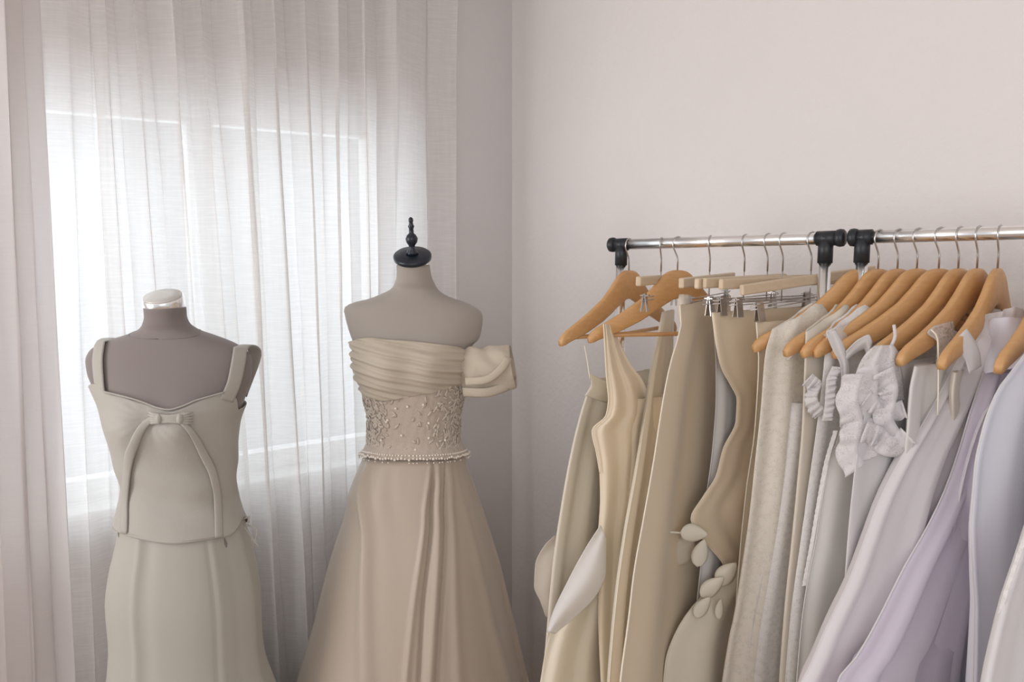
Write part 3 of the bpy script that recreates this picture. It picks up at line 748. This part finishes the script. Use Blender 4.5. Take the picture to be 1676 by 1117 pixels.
# --- left rail
b1 = W[1]
g = hang('slip_dress', 'sage cream satin slip dress on thin straps, leftmost on the left rail', 'dress', b1, [(972, 622), (958, 655), (937, 735), (921, 820), (905, 930), (894, 1050), (888, 1117)], .25, M['sage'], T=(.012, .022), waves=(4, .004, .014), seed=2, far=-.15)
d = depth_w(b1, .19)
stringp('strap', [(957, 566), (961, 590), (966, 622)], d, .0016, M['cream2'], g)
sheet('neck_flap', [(966, 612), (968, 630), (957, 648)], [(1000, 628), (1000, 650), (992, 660)], d, d+.05, M['cream2'], g, waves=(1, .002), n=12, mth=10)
d1_ = d-.02
g = empty('wrap_dress', tuple(at(900, 1000, d)), 'white and cream satin dress with swept train, low at the left rail\'s end', 'dress')
sheet('satin_train', [(982, 868), (955, 915), (925, 975), (903, 1030), (893, 1065), (884, 1117), (870, 1180)], [(1000, 900), (1000, 940), (1000, 980), (1000, 1030), (998, 1060), (996, 1117), (996, 1180)], d-.10, d+.02, M['cream2'], g, waves=(2.2, .012), bulge=.01)
sheet('train_lining', [(983, 860), (960, 895), (930, 950), (904, 1005), (895, 1035)], [(992, 880), (992, 935), (976, 975), (944, 1008), (908, 1038)], d-.12, d-.10, M['white_satin'], g, waves=(1, .004), bulge=.01)
g = empty('tulle_puff_dress', tuple(at(890, 930, d+.1)), 'sheer cream puffed tulle dress showing only its edge at the far left of the rail', 'dress')
sheet('puff', [(907, 878), (890, 895), (876, 925), (874, 960), (884, 985), (893, 1010)], [(965, 880), (965, 910), (960, 940), (955, 970), (950, 1000), (945, 1030)], d+.02, d+.10, M['tulle'], g, waves=(1.5, .006), bulge=.03)
bh = (rod_at(1062), b1[1])
g = hang('halter_dress', 'cream satin halter dress with narrow curved straps on the second wooden hanger', 'dress', W[2], [(1000, 655), (985, 705), (984, 740), (984, 775), (982, 820), (977, 900), (979, 1000), (984, 1117)], .22, M['cream'], T=(.012, .024), waves=(5, .005, .016), seed=5, far=-.15)
d2 = depth_w(W[2], .2)
sheet('halter_front', [(988, 530), (990, 570), (993, 620), (996, 655), (992, 680), (969, 705), (974, 730), (981, 770), (982, 820), (980, 870), (979, 1000), (984, 1130)], [(1003, 533), (1018, 570), (1034, 600), (1052, 622), (1062, 650), (1066, 690), (1062, 735), (1056, 780), (1050, 830), (1044, 870), (1036, 1000), (1030, 1130)], d2-.035, d2+.06, M['cream'], g, waves=(2.4, .009), ph=1, bulge=.01, n=60)
P = [(988, 530), (990, 570), (993, 620), (996, 655), (992, 680), (969, 706), (976, 740), (982, 775)]
stringp('edge_seam', P, d2-.031, .0014, M['edge'], g, 40)
g = hang('slip_skirt', 'pale ivory slip skirt clipped at its corner, beside the halter dress', 'skirt', C1, [(1086, 512), (1074, 570), (1064, 620), (1054, 690), (1040, 780), (1022, 880), (1008, 980), (996, 1117)], .3, M['cream2'], T=(.006, .022), waves=(4, .002, .012), seed=8, far=-.13)
bx = (rod_at(1140), C2[1])
g = hang('satin_skirt', 'tan cream wide skirt with a bright front seam, middle of the left rail', 'skirt', C2, [(1112, 500), (1114, 535), (1102, 575), (1091, 620), (1082, 670), (1068, 760), (1052, 850), (1036, 940), (1028, 1010), (1014, 1117)], .3, M['tan'], T=(.008, .02), waves=(2, .003, .010), seed=4, far=-.17, piping=M['edge'])
sheet('waist_tab', [(1112, 482), (1108, 500), (1112, 530)], [(1126, 482), (1130, 500), (1128, 530)], depth_w(C2, .15)-.01, depth_w(C2, .15), M['tulle'], g, waves=(1, .002), n=10, mth=8, bulge=.01)
g = hang('ruffle_skirt', 'tan cream skirt with a wavy ruffle edge, petals and a puffed tier', 'skirt', C4, [(1166, 512), (1172, 560), (1181, 602), (1196, 630), (1207, 655), (1205, 690), (1184, 735), (1172, 780), (1150, 815), (1131, 848), (1140, 870), (1165, 900), (1185, 930)], .62, M['tan'], T=(.007, .012), waves=(2.4, .003, .008), seed=6, far=-.16, piping=M['edge'], nz=110)
# lower tier and petals
dp = depth_w(C4, .16)
hang('x', '', '', C4, [(1190, 930), (1160, 965), (1128, 1000), (1104, 1040), (1090, 1080), (1086, 1117)], .3, M['cream2'], T=(.014, .03), waves=(2, .005, .014), seed=9, far=-.16, parent=g, partname='lower_tier')
def petal(parent, cpx, cpy, ln, wd, ang, Y, mat, name='petal', cup=.3, n=12):
    c = at(cpx, cpy, Y); vs = []; s = Y/F
    for j in range(n):
        v = j/(n-1); hw = wd*s/2*math.sin(PI*min(1, v**.75))**.8 + .0004
        for i in range(7):
            u = i/3-1; lx = (v-.5)*ln*s; ly = u*hw
            x = lx*math.cos(ang) - ly*math.sin(ang); z = lx*math.sin(ang) + ly*math.cos(ang)
            vs.append(c + Vector((x, -cup*wd*s*(1-u*u)*math.sin(PI*v)*.6 + .004*math.sin(v*3), z)))
    return link(name, vs, grid_faces(7, n), mat, parent, thick=.0012)
for a in ((1136, 874, 48, 32, -.1, -.035, 'petal'), (1147, 906, 50, 28, 1.35, -.03, 'petal'), (1118, 900, 62, 44, 1.0, .005, 'tulle'), (1166, 962, 52, 30, .75, -.02, 'cream2'), (1150, 995, 44, 24, 1.0, -.04, 'petal'), (1178, 998, 36, 14, 1.5, -.03, 'petal'), (1190, 940, 50, 34, .9, -.01, 'cream2')):
    petal(g, a[0], a[1], a[2], a[3], a[4], dp + a[5], M[a[6]])
stringp('tie', [(1090, 871), (1104, 872), (1120, 873)], dp-.03, .0022, M['petal'], g, 8)
g = hang('pencil_skirt', 'plain tan skirt clipped flat at the right end of the left rail', 'skirt', C6, [(1238, 528), (1242, 600), (1236, 700), (1222, 800), (1212, 900), (1205, 1000), (1200, 1117)], .35, M['tan'], T=(.006, .016), waves=(2, .002, .008), seed=12, far=-.15, piping=M['edge'])

g = hang('satin_slip', 'pale white satin slip glimpsed between the tan skirts of the left rail', 'skirt', C3, [(1168, 530), (1172, 600), (1172, 660), (1166, 740), (1156, 820), (1150, 900), (1140, 1000), (1130, 1117)], .3, M['white_satin'], T=(.005, .010), waves=(3, .002, .006), seed=15, far=-.12)
# --- right rail
g = hang('lace_dress', 'cream lace dress with long sleeves ending in a straight hem, leftmost on the right rail', 'dress', W[10], [(1263, 575), (1252, 606), (1246, 680), (1237, 760), (1228, 840), (1215, 930), (1200, 1020), (1196, 1036)], .71, M['lace1'], T=(.010, .018), waves=(5, .003, .009), top=shoulder(), seed=21, far=-.2)
dz_ = W[10]; _, zc = plane_hit(1196, 1036, *dz_)
for o_ in g.children: o_.name = 'lace_overlay'
g2 = hang('lace_dress', 'long cream lace dress hanging lower, under the straight lace hem', 'dress', (rod_at(1424), W[10][1]), [(1290, 660), (1278, 760), (1262, 860), (1246, 950), (1230, 1040), (1220, 1117)], .3, M['lace2'], T=(.010, .015), waves=(5, .003, .008), seed=22, far=-.16)
g = hang('chiffon_dress', 'plain beige chiffon dress between the cream lace and the frilled white dress', 'dress', W[11], [(1318, 585), (1316, 640), (1313, 720), (1306, 800), (1296, 900), (1285, 1000), (1276, 1117)], .3, M['beige'], T=(.010, .016), waves=(4, .003, .008), top=shoulder(), seed=23, far=-.19)
g = hang('frilled_dress', 'white lace dress with frayed frills at the shoulder, third on the right rail', 'dress', W[12], [(1350, 590), (1346, 640), (1340, 690), (1333, 740), (1322, 810), (1308, 900), (1294, 1000), (1284, 1117)], .3, M['lace2'], T=(.010, .015), waves=(5, .003, .008), top=shoulder(), seed=24, far=-.19)
def frill(parent, pts, Y, amp, mat, name='frill', wd=.02, n=60, k=9, nr=Vector((-.5, -.86, 0))):
    P = resample([at(x, y, Y) for x, y in pts], n); vs = []
    for j, p in enumerate(P):
        t_ = (P[min(j+1, n-1)]-P[max(j-1, 0)]).normalized(); sd = t_.cross(nr).normalized()
        for i in range(6):
            u = i/5; wob = math.sin(k*2*PI*j/n + u*1.5)*amp*u + .4*amp*math.sin(k*4.7*PI*j/n)*u
            vs.append(p + sd*wd*u*(1+.06*math.sin(k*3.3*j/n*PI)) + nr*wob - Vector((0, 0, .3*wd*u)))
    return link(name, vs, grid_faces(6, n), mat, parent, thick=.0012)
dk = depth_w(W[12], .2)
frill(g, [(1330, 612), (1345, 628), (1338, 650), (1352, 672)], dk-.01, .005, M['ruffle'], wd=.022)
frill(g, [(1362, 600), (1352, 625), (1350, 660), (1345, 690)], dk-.02, .006, M['ruffle'], wd=-.018)
g = hang('halter_gown', 'white gown with a halter strap looped over a hanger tip, lace trimmed front edge', 'dress', W[14], [(1386, 668), (1372, 715), (1356, 760), (1345, 820), (1334, 890), (1322, 950), (1312, 1020), (1304, 1117)], .3, M['offwhite'], T=(.012, .016), waves=(4, .003, .008), seed=25, far=-.18)
dk = depth_w(W[14], .2)
sheet('halter_strap', [(1352, 545), (1362, 570), (1376, 600), (1378, 640), (1374, 700)], [(1368, 540), (1382, 568), (1390, 600), (1392, 640), (1390, 700)], dk-.004, dk+.004, M['white'], g, waves=(1, .003), n=26, mth=8)
sheet('halter_strap', [(1385, 575), (1405, 556), (1422, 548), (1428, 560)], [(1384, 592), (1402, 578), (1414, 572), (1420, 590)], dk-.004, dk+.004, M['white'], g, waves=(1, .002), n=16, mth=8)
sheet('lace_yoke', [(1348, 548), (1362, 560), (1374, 575), (1380, 590)], [(1440, 505), (1428, 530), (1414, 550), (1404, 565)], dk+.01, dk+.09, M['laceyoke'], g, waves=(1, .003), n=16, mth=18)
frill(g, [(1372, 705), (1356, 760), (1343, 830), (1333, 890), (1320, 960)], dk-.012, .002, M['lace2'], 'lace_trim', wd=.008, n=80, k=16)
g0 = [o for o in C.objects if o.get('label', '').startswith('cream lace dress')][0]
dk = depth_w(W[10], .1)
sheet('lace_yoke', [(1375, 490), (1345, 512), (1300, 538), (1266, 566), (1256, 590)], [(1392, 505), (1372, 530), (1340, 556), (1300, 580), (1290, 590)], dk+.09, dk-.04, M['laceyoke'], g0, waves=(1, .002), n=24, mth=16)
# ruffled blouse
g = hang('ruffled_blouse', 'white lace blouse with a standing collar and thick ruffles down the front', 'blouse', W[15], [(1436, 600), (1424, 640), (1416, 680), (1404, 740), (1398, 790), (1392, 850), (1388, 900)], .75, M['white'], T=(.012, .018), waves=(4, .003, .008), seed=27, far=-.17)
dk = depth_w(W[15], .19)
sheet('collar', [(1432, 566), (1418, 578), (1405, 600), (1398, 625), (1394, 655)], [(1462, 565), (1470, 578), (1474, 600), (1478, 625), (1480, 655)], dk, dk-.01, M['ruffle'], g, waves=(2, .006), bulge=.03)
stringp('collar_tip', [(1463, 532), (1465, 550), (1456, 572)], dk-.01, .0028, M['ruffle'], g, 8)
for pts, wd in (([(1415, 612), (1404, 650), (1412, 690), (1404, 735), (1416, 760)], .03), ([(1440, 596), (1436, 640), (1450, 680), (1436, 720), (1440, 745)], .03), ([(1462, 600), (1470, 640), (1462, 680), (1480, 715)], .028), ([(1425, 640), (1445, 655), (1462, 660), (1476, 655)], .022), ([(1420, 690), (1445, 700), (1462, 715), (1474, 700)], .026)):
    frill(g, pts, dk-.035-random.random()*.012, .0065, M['ruffle'], 'ruffle', wd=wd*1.1, n=90, k=3.2, nr=Vector((-.35, -.93, .05)))
g = hang('tie_dress', 'beige chiffon dress with a thin hanging string, its front near the seventh hanger tip', 'dress', W[16], [(1497, 600), (1489, 640), (1484, 700), (1480, 740), (1480, 790)], at(1480, 800, 1.3).z, M['offwhite'], T=(.010, .014), waves=(5, .003, .007), seed=29, far=-.17)
dk = depth_w(W[16], .18)
stringp('string', [(1524, 540), (1534, 552), (1536, 600), (1535, 680)], dk-.02, .0014, M['edge'], g, 16)
sheet('lace_yoke', [(1530, 534), (1518, 545), (1534, 560), (1532, 600)], [(1560, 525), (1562, 545), (1562, 570), (1560, 600)], dk+.01, dk+.05, M['laceyoke'], g, waves=(1, .003), n=16, mth=12)
g = hang('strap_dress', 'off-white dress with a curved strap, beside the almost end-on hanger', 'dress', (rod_at(1622), W[17][1]), [(1562, 610), (1558, 640), (1558, 690), (1558, 720)], at(1558, 730, 1.3).z, M['beige'], T=(.008, .014), waves=(5, .003, .007), seed=30, far=-.16)
dk = depth_w(W[17], .15)
sheet('strap', [(1560, 560), (1566, 572), (1580, 590), (1586, 612)], [(1582, 538), (1596, 560), (1604, 580), (1606, 600)], dk-.01, dk, M['white'], g, waves=(1, .002), n=14, mth=8)
# pearl organza gown: wide sheer skirt sweeping in front of the others
hx = Vector((-.93, -.37, 0))
bb = (W[17][0] + Vector((-.012, -.03, 0)), hx)
g = hang('organza_gown', 'sheer pearl white organza gown with a high collar and wide sweeping skirt', 'dress', bb, [(1596, 590), (1576, 625), (1550, 662), (1505, 725), (1470, 770), (1436, 830), (1412, 890), (1388, 950), (1352, 1020), (1326, 1080), (1308, 1117)], .3, M['organza'], T=(.03, .06), waves=(5, .004, .016), far=-.06, far_bot=-.3, seed=33, top=lambda w_: -.125-.35*abs(w_), piping=M['white'])
dk = W[17][0].y - .06
cc = W[17][0] + Vector((-.012, -.045, 0)); zc = at(1630, 560, cc.y).z
tube_cloth('collar', M['bluish'], g, [at(1656, 606, 1.34), at(1648, 575, 1.35), at(1643, 552, 1.36), at(1640, 526, 1.37)], interp([0, .3, .6, 1], [.050, .038, .030, .027]), interp([0, .3, .6, 1], [.050, .038, .030, .027]), wave=.0015, k1=3, up=Vector((0, 1, 0)))
hang('x', '', '', (bb[0] + Vector((.01, -.025, 0)), Vector((-.88, -.47, 0))), [(1610, 610), (1590, 670), (1572, 730), (1548, 800), (1520, 860), (1480, 930), (1440, 1010), (1400, 1080), (1370, 1117)], .3, M['lilac'], T=(.025, .045), waves=(6, .004, .012), far=-.06, far_bot=-.25, seed=35, parent=g, partname='inner_skirt', piping=M['white'])
# lilac gown
b5 = (W[18][0] + Vector((-.05, -.03, 0)), Vector((-.90, -.43, 0)))
g = hang('lilac_gown', 'pale lilac organza gown filling the right side below the high-collared gown', 'dress', b5, [(1640, 640), (1612, 680), (1590, 740), (1575, 800), (1562, 870), (1540, 950), (1515, 1030), (1495, 1117)], .3, M['lilac'], T=(.018, .03), waves=(4, .004, .014), far=-.06, far_bot=-.3, seed=37, piping=M['white'])
# pale blue cape in front at the right edge
b6 = (W[18][0] + Vector((-.03, -.10, 0)), Vector((-.86, -.51, 0)))
g = hang('organza_cape', 'pale blue and lilac organza cape ending in a point, at the right edge', 'cape', b6, [(1690, 566), (1660, 606), (1635, 640), (1612, 700), (1598, 770), (1592, 850), (1594, 930), (1598, 1000)], .9, M['bluish'], T=(.012, .02), waves=(3, .004, .012), far=-.15, far_bot=-.02, seed=39, piping=M['white'])
g = hang('lace_trimmed_gown', 'white gown with lace trim in the bottom right corner', 'dress', (rod_at(1880), Vector((-.8, -.6, 0))), [(1765, 560), (1735, 680), (1712, 780), (1690, 850), (1668, 920), (1645, 990), (1628, 1060), (1616, 1117)], .35, M['white'], T=(.012, .03), waves=(5, .004, .014), far=-.12, seed=41)
frill(g, [(1690, 860), (1668, 920), (1645, 990), (1628, 1060), (1616, 1130)], (rod_at(1880) + Vector((-.8, -.6, 0))*plane_hit(1645, 990, rod_at(1880), Vector((-.8, -.6, 0)))[0]).y, .002, M['lace2'], 'lace_trim', wd=.006, n=80, k=14)
